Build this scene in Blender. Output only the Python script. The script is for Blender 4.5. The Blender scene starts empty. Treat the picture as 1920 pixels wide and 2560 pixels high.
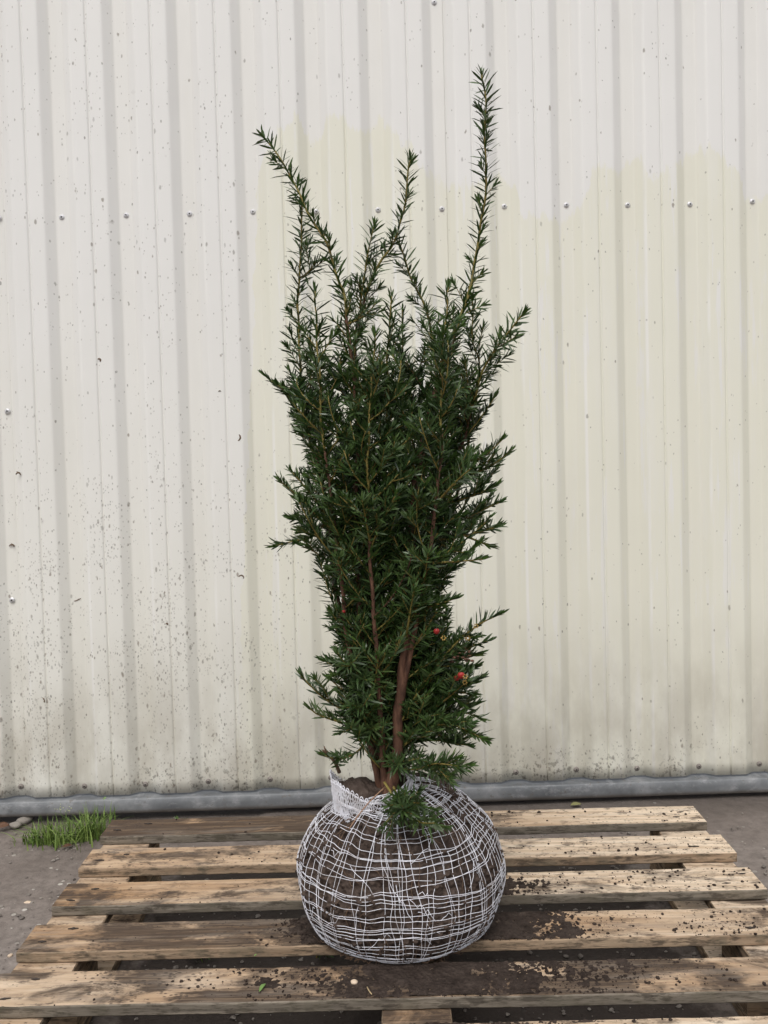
import bpy, math, random
import numpy as np
from mathutils import Matrix, Vector, noise
random.seed(7); rng = np.random.default_rng(11)
PI = math.pi
scene = bpy.context.scene
C = bpy.data.collections.new('place'); scene.collection.children.link(C)

# ---------------------------------------------------------------- camera
FPX = 2400.0
PITCH, ROLL, YAW, CX, CZ = 0.06066, 0.02545, -0.00396, -0.01732, 0.88239
_c, _s = math.cos(YAW), math.sin(YAW)
fwd = Vector((_s*math.cos(PITCH), _c*math.cos(PITCH), -math.sin(PITCH)))
right = Vector((_c, -_s, 0)); up = right.cross(fwd)
dn = -up
R_ = math.cos(ROLL)*right + math.sin(ROLL)*dn
D_ = -math.sin(ROLL)*right + math.cos(ROLL)*dn
camd = bpy.data.cameras.new('camera'); cam = bpy.data.objects.new('camera', camd); scene.collection.objects.link(cam)
camd.sensor_fit = 'VERTICAL'; camd.sensor_height = 36; camd.lens = FPX/2560*36
camd.clip_start = 0.05; camd.clip_end = 500
m = Matrix.Identity(4)
for i, v in enumerate((R_, -D_, -fwd)):
    for j in range(3): m[j][i] = v[j]
m.translation = (CX, 0, CZ); cam.matrix_world = m
scene.camera = cam

def ray(x, y):          # x, y in the 1659-wide picture
    k = 1920/1659
    return (R_*((x*k-960)/FPX) + D_*((y*k-1280)/FPX) + fwd)
O_ = Vector((CX, 0, CZ))
def at(x, y, Y):        # the point seen there at world depth Y
    r = ray(x, y); return O_ + r*(Y/r.y)
def on(x, y, z=0.0):    # the point seen there at height z
    r = ray(x, y); return O_ + r*((z-CZ)/r.z)
def proj(p):
    d = Vector(p)-O_; f = d.dot(fwd); k = 1659/1920
    return ((960+FPX*d.dot(R_)/f)*k, (1280+FPX*d.dot(D_)/f)*k)

# ---------------------------------------------------------------- light
SUN_EL, SUN_AZ = math.radians(56), math.radians(-168)   # azimuth from +Y towards +X
w = bpy.data.worlds.new("World"); scene.world = w; w.use_nodes = True
nt = w.node_tree; nt.nodes.clear()
sky = nt.nodes.new('ShaderNodeTexSky'); sky.sky_type = 'NISHITA'; sky.sun_disc = False
sky.sun_elevation = SUN_EL; sky.sun_rotation = SUN_AZ; sky.dust_density = 4; sky.air_density = 1.0
hs = nt.nodes.new('ShaderNodeHueSaturation'); hs.inputs['Saturation'].default_value = 0.22
bg = nt.nodes.new('ShaderNodeBackground'); bg.inputs[1].default_value = 0.15
wo = nt.nodes.new('ShaderNodeOutputWorld')
nt.links.new(sky.outputs[0], hs.inputs['Color']); nt.links.new(hs.outputs[0], bg.inputs[0]); nt.links.new(bg.outputs[0], wo.inputs[0])
sd = bpy.data.lights.new('sun', 'SUN'); sd.energy = 0.95; sd.angle = math.radians(40); sd.color = (1, .97, .93)
so = bpy.data.objects.new('sun', sd); scene.collection.objects.link(so)
to_sun = Vector((math.sin(SUN_AZ)*math.cos(SUN_EL), math.cos(SUN_AZ)*math.cos(SUN_EL), math.sin(SUN_EL)))
so.rotation_euler = (-to_sun).to_track_quat('-Z', 'Y').to_euler(); so.location = to_sun*6
vs = scene.view_settings; vs.view_transform = 'Standard'; vs.look = 'None'; vs.gamma = 1; vs.exposure = 0.05

# ---------------------------------------------------------------- helpers
def tag(o, label=None, cat=None, group=None, kind=None):
    if label: o['label'] = label
    if cat: o['category'] = cat
    if group: o['group'] = group
    if kind: o['kind'] = kind
    return o
def empty(name, loc=(0, 0, 0)):
    o = bpy.data.objects.new(name, None); C.objects.link(o); o.location = loc; o.empty_display_size = .05
    return o
def mesh(name, V, Fs, mats, parent=None, smooth=False, mi=None):
    me = bpy.data.meshes.new(name); me.from_pydata([tuple(v) for v in V], [], Fs)
    for mt in (mats if isinstance(mats, (list, tuple)) else [mats]): me.materials.append(mt)
    if mi is not None: me.polygons.foreach_set('material_index', mi)
    if smooth: me.polygons.foreach_set('use_smooth', [True]*len(me.polygons))
    me.validate(); me.update()
    o = bpy.data.objects.new(name, me); C.objects.link(o)
    if parent: o.parent = parent
    return o
class MB:
    def __init__(s): s.v = []; s.f = []; s.m = []
    def add(s, V, Fs, mi=0):
        b = len(s.v); s.v += [tuple(v) for v in V]; s.f += [tuple(i+b for i in f) for f in Fs]; s.m += [mi]*len(Fs)
    def tube(s, pts, rad, n=6, mi=0, cap=True):
        pts = [Vector(p) for p in pts]; V = []; Fs = []
        if not hasattr(rad, '__len__'): rad = [rad]*len(pts)
        t0 = (pts[1]-pts[0]).normalized(); a = Vector((0, 0, 1)) if abs(t0.z) < .9 else Vector((1, 0, 0))
        nrm = t0.cross(a).normalized()
        for i, p in enumerate(pts):
            t = (pts[min(i+1, len(pts)-1)]-pts[max(i-1, 0)])
            if t.length < 1e-9: t = t0.copy()
            t.normalize()
            nrm = (nrm - t*nrm.dot(t)).normalized(); b = t.cross(nrm)
            for k in range(n):
                an = 2*PI*k/n; V.append(p + (nrm*math.cos(an)+b*math.sin(an))*rad[i])
        for i in range(len(pts)-1):
            for k in range(n):
                k2 = (k+1) % n; Fs.append((i*n+k, i*n+k2, (i+1)*n+k2, (i+1)*n+k))
        if cap: Fs.append(tuple(range(n))[::-1]); Fs.append(tuple((len(pts)-1)*n+k for k in range(n)))
        s.add(V, Fs, mi)
    def build(s, name, mats, parent=None, smooth=True):
        return mesh(name, s.v, s.f, mats, parent, smooth, s.m)
def crom(P, n):         # smooth resampled path
    P = [Vector(p) for p in P]
    Q = [P[0]*2-P[1]]+P+[P[-1]*2-P[-2]]; out = []
    for i in range(len(P)-1):
        a, b, c, d = Q[i:i+4]
        for k in range(n):
            t = k/n
            out.append(.5*((2*b)+(c-a)*t+(2*a-5*b+4*c-d)*t*t+(3*b-a-3*c+d)*t**3))
    out.append(P[-1]); return out
def N(p, sc, seed=0.0): return noise.noise(Vector((p[0]*sc+seed, p[1]*sc+seed*1.7, p[2]*sc-seed)))

class Mat:
    def __init__(s, name, rough=.6, spec=.5):
        s.m = bpy.data.materials.new(name); s.m.use_nodes = True; s.t = s.m.node_tree; s.t.nodes.clear()
        s.b = s.n('ShaderNodeBsdfPrincipled'); o = s.n('ShaderNodeOutputMaterial'); s.l(s.b.outputs[0], o.inputs[0])
        s.b.inputs['Roughness'].default_value = rough; s.b.inputs['Specular IOR Level'].default_value = spec
        s._co = None
    def n(s, t, **k):
        x = s.t.nodes.new(t)
        for a, b in k.items(): setattr(x, a, b)
        return x
    def l(s, a, b): s.t.links.new(a, b)
    def put(s, sock, v):
        if isinstance(v, (int, float)): sock.default_value = v
        elif isinstance(v, tuple): sock.default_value = v if len(v) == len(sock.default_value) else (*v, 1)
        else: s.l(v, sock)
    def co(s):
        if not s._co: s._co = s.n('ShaderNodeTexCoord').outputs['Object']
        return s._co
    def map(s, sc=(1, 1, 1), loc=(0, 0, 0), rot=(0, 0, 0), src=None):
        x = s.n('ShaderNodeMapping'); s.l(src or s.co(), x.inputs[0]); x.inputs['Scale'].default_value = sc
        x.inputs['Location'].default_value = loc; x.inputs['Rotation'].default_value = rot; return x.outputs[0]
    def noise(s, vec=None, scale=5, detail=4, rough=.55, dist=0):
        x = s.n('ShaderNodeTexNoise'); s.l(vec or s.co(), x.inputs['Vector']); x.inputs['Scale'].default_value = scale
        x.inputs['Detail'].default_value = detail; x.inputs['Roughness'].default_value = rough; x.inputs['Distortion'].default_value = dist
        return x.outputs['Fac']
    def vor(s, vec=None, scale=5, out='Distance', feature='F1', rnd=1):
        x = s.n('ShaderNodeTexVoronoi', feature=feature); s.l(vec or s.co(), x.inputs['Vector']); x.inputs['Scale'].default_value = scale
        x.inputs['Randomness'].default_value = rnd
        return x.outputs[out]
    def math(s, op, a, b=0.0, c=None, clamp=False):
        x = s.n('ShaderNodeMath', operation=op, use_clamp=clamp); s.put(x.inputs[0], a); s.put(x.inputs[1], b)
        if c is not None: s.put(x.inputs[2], c)
        return x.outputs[0]
    def step(s, v, lo, hi, a=0.0, b=1.0):
        x = s.n('ShaderNodeMapRange', interpolation_type='SMOOTHSTEP'); s.put(x.inputs[0], v)
        s.put(x.inputs[1], lo); s.put(x.inputs[2], hi); s.put(x.inputs[3], a); s.put(x.inputs[4], b); return x.outputs[0]
    def ramp(s, v, stops, interp='LINEAR'):
        x = s.n('ShaderNodeValToRGB'); s.put(x.inputs[0], v); e = x.color_ramp.elements; x.color_ramp.interpolation = interp
        while len(e) < len(stops): e.new(.5)
        for q, (p, c) in zip(e, stops):
            q.position = p; q.color = (c, c, c, 1) if isinstance(c, (int, float)) else (*c, 1)
        return x.outputs[0]
    def mix(s, f, a, b, mode='MIX'):
        x = s.n('ShaderNodeMix', data_type='RGBA', blend_type=mode); s.put(x.inputs[0], f); s.put(x.inputs[6], a); s.put(x.inputs[7], b)
        return x.outputs[2]
    def sep(s, v=None):
        x = s.n('ShaderNodeSeparateXYZ'); s.l(v or s.co(), x.inputs[0]); return x.outputs
    def col(s, c): s.put(s.b.inputs['Base Color'], c); return s
    def rough(s, c): s.put(s.b.inputs['Roughness'], c); return s
    def bump(s, h, strength=.3, dist=.002):
        x = s.n('ShaderNodeBump'); s.put(x.inputs['Height'], h); x.inputs['Strength'].default_value = strength; x.inputs['Distance'].default_value = dist
        s.l(x.outputs[0], s.b.inputs['Normal']); return s

# ---------------------------------------------------------------- wall
WY, WA, WB, WX0, WP = 2.3773, 0.02376, 0.02311, -0.95044, 0.155
WM = Matrix.Translation((0, WY, 0)) @ Matrix.Rotation(WA, 4, 'Z') @ Matrix.Rotation(-math.atan(WB), 4, 'X')
WI = WM.inverted()
def wl(x, y, off=0.0):     # picture point -> wall coordinates (x along, z up) on the plane y=off
    o = WI @ O_; d = WI.to_3x3() @ ray(x, y); k = (off-o.y)/d.y; return o + d*k

M_wall = Mat('painted_cladding', .42, .4)
if True:
    M = M_wall; X = M.sep()
    nlow = M.noise(M.map((1.2, 1.2, .7)), 2.2, 4)
    white = M.mix(nlow, (.71, .70, .675), (.79, .78, .755))
    cream = M.mix(M.noise(M.map((1, 1, .5), (3, 1, 5)), 3, 4), (.70, .688, .590), (.775, .76, .66))
    # the tide line of the washed area, traced as height against position along the wall
    edge = [(0, 2500), (585, 2300), (612, 1300), (632, 900), (642, 480), (654, 402), (690, 345), (716, 318), (740, 296), (765, 344), (795, 350), (830, 287), (870, 300), (892, 330), (925, 332), (950, 302), (985, 340),
            (1035, 388), (1082, 446), (1133, 474), (1240, 434), (1290, 470), (1300, 546), (1360, 544), (1390, 567), (1410, 556), (1450, 503), (1480, 430),
            (1540, 424), (1560, 402), (1605, 399), (1614, 451), (1650, 430), (1695, 398), (1712, 380), (1765, 370), (1800, 396), (1850, 450), (1862, 500), (1920, 500)]
    pts = []
    for (px, py) in edge:
        q = wl(px*1659/1920, py*1659/1920); pts.append(((q.x+1.2)/2.4, q.z/2.4))
    fc = M.n('ShaderNodeFloatCurve'); cv = fc.mapping.curves[0]
    fc.mapping.use_clip = False
    cv.points[0].location = (0, pts[0][1]); cv.points[1].location = (1, pts[-1][1])
    for p in pts: cv.points.new(*p)
    for p in cv.points: p.handle_type = 'VECTOR'
    fc.mapping.update()
    wob = M.math('MULTIPLY', M.math('SUBTRACT', M.noise(M.map((1, 1, .6)), 26, 4), .5), .035)
    M.put(fc.inputs['Value'], M.math('MULTIPLY_ADD', M.math('ADD', X[0], wob), 1/2.4, .5))
    dz = M.math('SUBTRACT', M.math('MULTIPLY', fc.outputs[0], 2.4), X[2])
    dz = M.math('ADD', dz, M.math('MULTIPLY', M.math('SUBTRACT', M.noise(M.map((1, 1, .22)), 42, 5, .7), .5), .14))
    crm = M.math('MULTIPLY', M.step(dz, -.006, .012), M.step(M.noise(M.map((7, 0, .7), (5, 0, 2)), 3, 5, .65), .25, .55, .62, 1.0))
    # runs of chalky white left standing inside the washed area
    run = M.step(M.noise(M.map((8, 0, .6), (2, 0, 1)), 3.2, 6, .65), .56, .63)
    crm2 = M.math('MULTIPLY', crm, M.math('SUBTRACT', 1, M.math('MULTIPLY', run, .85)))
    low = M.step(M.math('ADD', X[2], M.math('MULTIPLY', nlow, .8)), 1.9, .4)            # the left side yellows towards its foot
    crm3 = M.math('MAXIMUM', crm2, M.math('MULTIPLY', low, .55))
    c = M.mix(crm3, white, cream)
    # sun-chalked edges beside each rib
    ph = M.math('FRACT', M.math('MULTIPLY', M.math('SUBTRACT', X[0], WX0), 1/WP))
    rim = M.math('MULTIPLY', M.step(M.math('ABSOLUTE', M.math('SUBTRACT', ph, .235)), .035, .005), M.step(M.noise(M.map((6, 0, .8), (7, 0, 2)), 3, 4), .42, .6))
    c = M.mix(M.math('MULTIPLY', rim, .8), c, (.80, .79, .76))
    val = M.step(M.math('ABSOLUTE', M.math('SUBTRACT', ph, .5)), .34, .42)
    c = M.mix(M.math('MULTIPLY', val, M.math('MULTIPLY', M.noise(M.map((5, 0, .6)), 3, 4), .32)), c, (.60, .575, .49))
    # streaky grime lines
    st = M.step(M.noise(M.map((60, 0, 1.6), (1, 0, 3)), 1.6, 5, .7), .66, .8)
    c = M.mix(M.math('MULTIPLY', st, .22), c, (.40, .38, .31))
    # grime at the foot
    foot = M.math('MULTIPLY', M.step(X[2], .55, .04), M.step(M.noise(M.map((1, 1, .5)), 9, 5, .65), .22, .70))
    c = M.mix(M.math('MULTIPLY', foot, .72), c, (.37, .335, .27))
    # splashes: dark specks, thick to the lower left
    dens = M.math('MULTIPLY', M.step(X[0], -.15, -.48), M.step(X[2], 1.15, .20, .10, 1.0))
    dens = M.math('ADD', dens, M.math('MULTIPLY', M.step(X[2], .19, .06), .8))
    dens = M.math('ADD', dens, .05)
    dens = M.math('MULTIPLY', dens, M.step(M.noise(None, 6, 4, .6), .38, .62, .12, 1.0))
    def specks(scale, sz, lean, seed, tall=1.0, keep=1.0):
        v = M.map((scale, scale*.02, scale*tall), (seed, 0, seed*2), (0, lean, 0))
        v2 = M.n('ShaderNodeVectorMath', operation='ADD'); M.l(v, v2.inputs[0])
        nn = M.n('ShaderNodeTexNoise'); M.l(M.co(), nn.inputs['Vector']); nn.inputs['Scale'].default_value = 160
        s2 = M.n('ShaderNodeVectorMath', operation='SCALE'); M.l(nn.outputs['Color'], s2.inputs[0]); s2.inputs['Scale'].default_value = .35
        M.l(s2.outputs[0], v2.inputs[1])
        vo = M.n('ShaderNodeTexVoronoi'); M.l(v2.outputs[0], vo.inputs['Vector']); vo.inputs['Scale'].default_value = 1
        s3 = M.sep(vo.outputs['Color'])
        on_ = M.math('LESS_THAN', s3[0], M.math('MULTIPLY', dens, keep))
        r = M.math('MULTIPLY', M.math('MULTIPLY', s3[1], s3[1]), sz)
        return M.math('MULTIPLY', M.step(vo.outputs['Distance'], M.math('ADD', r, .07), M.math('MULTIPLY', r, .6)), M.math('MULTIPLY', on_, M.step(s3[2], 0, 1, .45, 1))), s3[2]
    a1, k1 = specks(115, .42, .25, 1.3, .5, 1.0)
    a2, k2 = specks(175, .42, -.3, 5.1, .55, 1.1)
    a3, k3 = specks(38, .26, .15, 9.7, .9, .45)
    a4, k4 = specks(260, .6, .5, 3.3, .7, 1.1)
    for a_, op in ((a1, .72), (a2, .68), (a3, .30), (a4, .5)):
        c = M.mix(M.math('MULTIPLY', a_, op), c, M.mix(k1, (.05, .04, .03), (.22, .18, .14)))
    # mould patches along the bottom edge
    mo = M.math('MULTIPLY', M.step(X[2], .16, .06), M.step(M.noise(None, 70, 3, .7), .56, .64))
    mo = M.math('MULTIPLY', mo, M.step(M.noise(None, 6, 2), .42, .55))
    c = M.mix(M.math('MULTIPLY', mo, .7), c, (.11, .10, .08))
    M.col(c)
    M.rough(M.step(crm3, 0, 1, .55, .40))
    M.bump(M.math('ADD', M.noise(None, 420, 2), M.math('MULTIPLY', M.noise(None, 12, 2), 6)), .12, .0006)

M_screw = Mat('screw_zinc', .35); M_screw.b.inputs['Metallic'].default_value = .6
M_screw.col(M_screw.mix(M_screw.noise(None, 300, 3), (.55, .55, .57), (.80, .80, .82)))
M_rub = Mat('screw_drive', .5).col((.05, .045, .04))
M_screwd = Mat('screw_grimy', .7); M_screwd.col(M_screwd.mix(M_screwd.noise(None, 200, 4), (.12, .10, .09), (.33, .30, .27)))
M_galv = Mat('galvanised_flashing', .38); M = M_galv; M.b.inputs['Metallic'].default_value = .25
gn = M.noise(M.map((1, 1, 1)), 14, 5, .6)
c = M.ramp(gn, [(.3, (.115, .122, .130)), (.5, (.170, .178, .186)), (.7, (.28, .286, .29))])
c = M.mix(M.math('MULTIPLY', M.step(M.noise(M.map((3, 1, 6), (4, 0, 0)), 8, 5, .7), .52, .66), .35), c, (.42, .42, .42))
c = M.mix(M.math('MULTIPLY', M.step(M.noise(None, 60, 3, .7), .60, .68), .6), c, (.14, .12, .10))
c = M.mix(M.math('MULTIPLY', M.step(M.sep()[2], .022, .008), .6), c, (.16, .13, .10))
M.col(c); M.rough(M.step(gn, .3, .7, .50, .68)); M.bump(M.noise(None, 40, 3), .2, .001)

wall = empty('cladding_wall'); wall.matrix_world = WM
tag(wall, 'cream and white ribbed metal cladding wall with rows of screws behind the tree', 'wall')
DEP = .0185
def profile(s0, s1):
    out = []
    i0 = int(math.floor((s0-WX0)/WP))-1; i1 = int(math.ceil((s1-WX0)/WP))+1
    key = []
    for i in range(i0, i1+1):
        c = WX0+i*WP
        for (o, y) in ((-.0390, -DEP), (-.0160, 0), (.0160, 0), (.0390, -DEP)): key.append((c+o, y, 'c'))
        g = c+WP/2
        for (o, y) in ((-.0030, -DEP), (-.0012, -DEP+.0034), (.0012, -DEP+.0034), (.0030, -DEP)): key.append((g+o, y, 's'))
    key.sort()
    for j in range(1, len(key)-1):
        x, y, t = key[j]
        if t == 's':
            o_ = x-(WX0+round((x-WX0-WP/2)/WP)*WP+WP/2)
            if o_ < -.002: out.append((x-.003, y))
            out.append((x, y))
            if o_ > .002: out.append((x+.003, y))
            continue
        a = Vector((key[j-1][0]-x, key[j-1][1]-y)); b = Vector((key[j+1][0]-x, key[j+1][1]-y))
        r = .0038; A = a.normalized()*r; B = b.normalized()*r
        out.append((x+A.x*1.5, y+A.y*1.5))
        for k in range(5):
            t_ = k/4; p = A*(1-t_)**2 + B*t_**2; out.append((x+p.x, y+p.y))
        out.append((x+B.x*1.5, y+B.y*1.5))
    out.sort(); return [p for p in out if s0 <= p[0] <= s1]
def sheet(s0, s1, off, z0=.0515, z1=2.9):
    pr = [(p[0], p[1]) for p in profile(s0, s1)]
    zs = [z0 + (z1-z0)*k/90 for k in range(91)]
    V = []; n = len(pr)
    dq = wl(551, 680)      # the dent
    for z in zs:
        for (x, y) in pr:
            d = .0010*N((x, z*.6, 0), 5, 3) + .0005*N((x, z, 0), 17, 9)
            r2 = ((x-dq.x)/.016)**2+((z-dq.z)/.007)**2
            if r2 < 8: d -= .006*math.exp(-r2)
            V.append((x, y+off+d, z))
    Fs = [(j*n+i, j*n+i+1, (j+1)*n+i+1, (j+1)*n+i) for j in range(90) for i in range(n-1)]
    # folded return at the free edges and at the foot
    o = mesh('cladding_sheet', V, Fs, M_wall.m, wall, True)
    sm = o.modifiers.new('thickness', 'SOLIDIFY'); sm.thickness = .0009; sm.offset = 1
    return o
SE = .0115
sheets = [sheet(WX0-7*WP+SE, WX0+SE+.004, 0), sheet(WX0+SE, WX0+7*WP+SE+.004, -.0022), sheet(WX0+7*WP+SE, WX0+14*WP+SE, 0.0)]
def screw_mesh(mats):
    b = MB(); R = .0070
    ring = [(R, 0), (R, -.0010), (R*.8, -.0020), (R*.6, -.0026), (R*.56, -.0038), (R*.42, -.0046)]
    V = []; n = 18
    for (r, y) in ring:
        for k in range(n): V.append((r*math.cos(2*PI*k/n), y, r*math.sin(2*PI*k/n)))
    Fs = [(i*n+k, (i+1)*n+k, (i+1)*n+(k+1) % n, i*n+(k+1) % n) for i in range(len(ring)-1) for k in range(n)]
    Fs.append(tuple((len(ring)-1)*n+k for k in range(n)))
    b.add(V, Fs, 0)
    V = [(r*math.cos(2*PI*k/8), -.0049, r*math.sin(2*PI*k/8)) for r in (.0022,) for k in range(8)]
    V += [(.0022*math.cos(2*PI*k/8), -.0045, .0022*math.sin(2*PI*k/8)) for k in range(8)]
    b.add(V, [tuple(range(8))]+[(k, (k+1) % 8, 8+(k+1) % 8, 8+k) for k in range(8)], 1)
    me = bpy.data.meshes.new('screw'); me.from_pydata(b.v, [], b.f)
    for q in mats: me.materials.append(q)
    me.polygons.foreach_set('material_index', b.m); me.polygons.foreach_set('use_smooth', [f < 6*18-18 for f in range(len(b.f))]); me.update(); return me
sm1 = screw_mesh([M_screw.m, M_rub.m]); sm2 = screw_mesh([M_screwd.m, M_rub.m])
def screw(i, z, me=None, dx=0, lab=None):
    s = sheets[0] if i < 0 else (sheets[1] if i <= 7 else sheets[2])
    o = bpy.data.objects.new('screw', me or sm1); C.objects.link(o); o.parent = s
    o.location = (WX0+i*WP+dx+random.uniform(-.002, .002), (-.0022 if 0 <= i <= 7 else 0)-.0005, z+random.uniform(-.003, .003))
    o.rotation_euler = (0, random.uniform(0, 6), 0)
    if lab: o['label'] = lab
for i in range(-3, 17):
    screw(i, 1.4827)
    screw(i, .0725, sm2, lab='grimy screw at the foot of the wall')
for z in (1.985, 1.013, .545): screw(0, z, dx=.002 if z > 1 else -.004)
screw(7, 1.985, dx=-.004)
# flashing
sec = [(.03, .047), (-.014, .0460), (-.028, .0455), (-.0320, .0442), (-.0340, .0415), (-.0350, .028), (-.0350, .018), (-.034, .010), (-.030, .007), (.03, .009)]
V = []; xs = np.linspace(-2.1, 2.3, 221)
for x in xs:
    for (y, z) in sec: V.append((x, y+.0009*N((x, z*3, 0), 4, 2), z+.0007*N((x, 0, 0), 2.5, 8)+.0006*N((x, z, 0), 14, 4)))
n = len(sec)
Fs = [(i*n+k, i*n+(k+1) % n, (i+1)*n+(k+1) % n, (i+1)*n+k) for i in range(220) for k in range(n)]
mesh('base_flashing', V, Fs, M_galv.m, wall, True)

# scraps stuck to the wall: seen as small dark curls
M_scrap = Mat('dry_scrap', .8); M_scrap.col(M_scrap.mix(M_scrap.noise(None, 300, 2), (.05, .032, .02), (.20, .13, .08)))
def scrap(x, y, L, ang, curl, wd, label):
    q = wl(x, y, -DEP-.003)
    ph = ((q.x-WX0)/WP+.5) % 1-.5
    if abs(ph) < .17: q = wl(x, y, -.004)
    b = MB(); P = []; a = ang
    p = Vector((0, 0, 0))
    for k in range(9):
        P.append(p.copy()); a += curl/8*(1+.6*math.sin(k*2.1)); p = p+Vector((math.cos(a), .10*math.sin(k*1.3), math.sin(a)))*L/8
    b.tube(P, [wd*(.4+.6*math.sin(PI*(k+.7)/9.4)) for k in range(9)], 5)
    c0 = P[4]
    for k in range(3):
        d = Vector((random.uniform(-1, 1), -.4, random.uniform(-1, 1)))*L*.22
        b.tube([P[2+2*k], P[2+2*k]+d*.6, P[2+2*k]+d], [wd*.5, wd*.5, wd*.2], 4)
    o = b.build('leaf_scrap', M_scrap.m); o.matrix_world = WM @ Matrix.Translation(q)
    tag(o, label, 'leaf scrap', 'dried scraps stuck to the wall')
for a in [(216, 781, .013, 0.3, 3.5, .0022, 'small tangled brown scrap on the upper left wall, two ribs in from the left edge'),
          (477, 846, .008, 1.5, 3.0, .0015, 'tiny rust brown speck on the wall left of the tree tip cluster, topmost of three'),
          (514, 952, .019, 0.1, 2.2, .0022, 'brown horizontal scrap on the wall just left of the middle of the tree'),
          (44, 1026, .017, 1.2, 3.2, .0022, 'dark hooked scrap on the far left of the wall beside the seam'),
          (31, 1181, .017, 1.5, 2.6, .0020, 'brown curled scrap lying on the seam line at the far left'),
          (516, 1246, .020, 1.4, -3.2, .0020, 'dark looped scrap on the wall left of the lower crown'),
          (160, 1298, .018, .05, .5, .0012, 'thin dark horizontal twig scrap on the lower left wall'),
          (362, 1350, .007, .9, 2.5, .0026, 'round dark brown blob on the speckled lower wall'),
          (97, 1518, .015, 1.5, .8, .0020, 'tan vertical smear-like scrap near the wall foot on the left'),
          (350, 1296, .028, 1.0, .5, .0007, 'hair-thin slanting twig stuck on the speckled wall panel')]:
    scrap(*a)

# ---------------------------------------------------------------- ground
M = M_gr = Mat('worn_concrete', .85, .3)
n1 = M.noise(None, 2.2, 6, .6); n2 = M.noise(None, 45, 5, .7)
c = M.ramp(n1, [(.3, (.140, .115, .100)), (.5, (.210, .178, .158)), (.72, (.300, .262, .236))])
c = M.mix(M.step(n2, .35, .7, 0, .55), c, (.10, .083, .073))
ag = M.vor(None, 62, 'Color'); agd = M.vor(None, 62)
s3 = M.sep(ag)
pat = M.math('MULTIPLY', M.math('LESS_THAN', s3[0], .17), M.step(M.noise(None, 3.5, 3), .46, .60))
st = M.math('MULTIPLY', M.step(agd, M.math('MULTIPLY_ADD', s3[1], .3, .16), M.math('MULTIPLY', s3[1], .3)), pat)
c = M.mix(M.math('MULTIPLY', st, .85), c, M.mix(s3[2], (.22, .19, .16), (.55, .52, .47)))
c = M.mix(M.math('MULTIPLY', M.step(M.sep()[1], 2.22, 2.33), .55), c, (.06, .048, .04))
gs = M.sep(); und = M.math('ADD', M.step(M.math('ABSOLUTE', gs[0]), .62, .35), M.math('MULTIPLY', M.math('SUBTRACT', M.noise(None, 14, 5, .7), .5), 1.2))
und = M.math('MULTIPLY', M.step(und, .35, .7), M.math('LESS_THAN', gs[1], 2.0)); c = M.mix(M.math('MULTIPLY', und, .88), c, (.034, .026, .022))  # soil fallen under the pallet, its colour deepened to paint in the gaps' shade
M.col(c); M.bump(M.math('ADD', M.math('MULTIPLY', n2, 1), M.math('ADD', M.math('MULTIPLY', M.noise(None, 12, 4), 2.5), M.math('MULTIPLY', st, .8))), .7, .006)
def axis(lo, hi, fl, fh, n):
    a = list(np.linspace(fl, fh, n)); k = 1
    q = fl; s = .05
    while q > lo: q -= s; s *= 1.6; a.insert(0, max(q, lo))
    q = fh; s = .05
    while q < hi: q += s; s *= 1.6; a.append(min(q, hi))
    return a
gx = axis(-60, 60, -1.4, 1.4, 141); gy = axis(-60, 60, .8, 2.6, 91)
V = [(x, y, -.004+.004*N((x, y, 0), 2.2, 1)+.0025*N((x, y, 0), 9, 5) - (.006 if y > 2.27 and x < -.35 else 0)) for y in gy for x in gx]
n = len(gx)
mesh('ground', V, [(j*n+i, j*n+i+1, (j+1)*n+i+1, (j+1)*n+i) for j in range(len(gy)-1) for i in range(n-1)], M_gr.m, None, True)['kind'] = 'structure'

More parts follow.
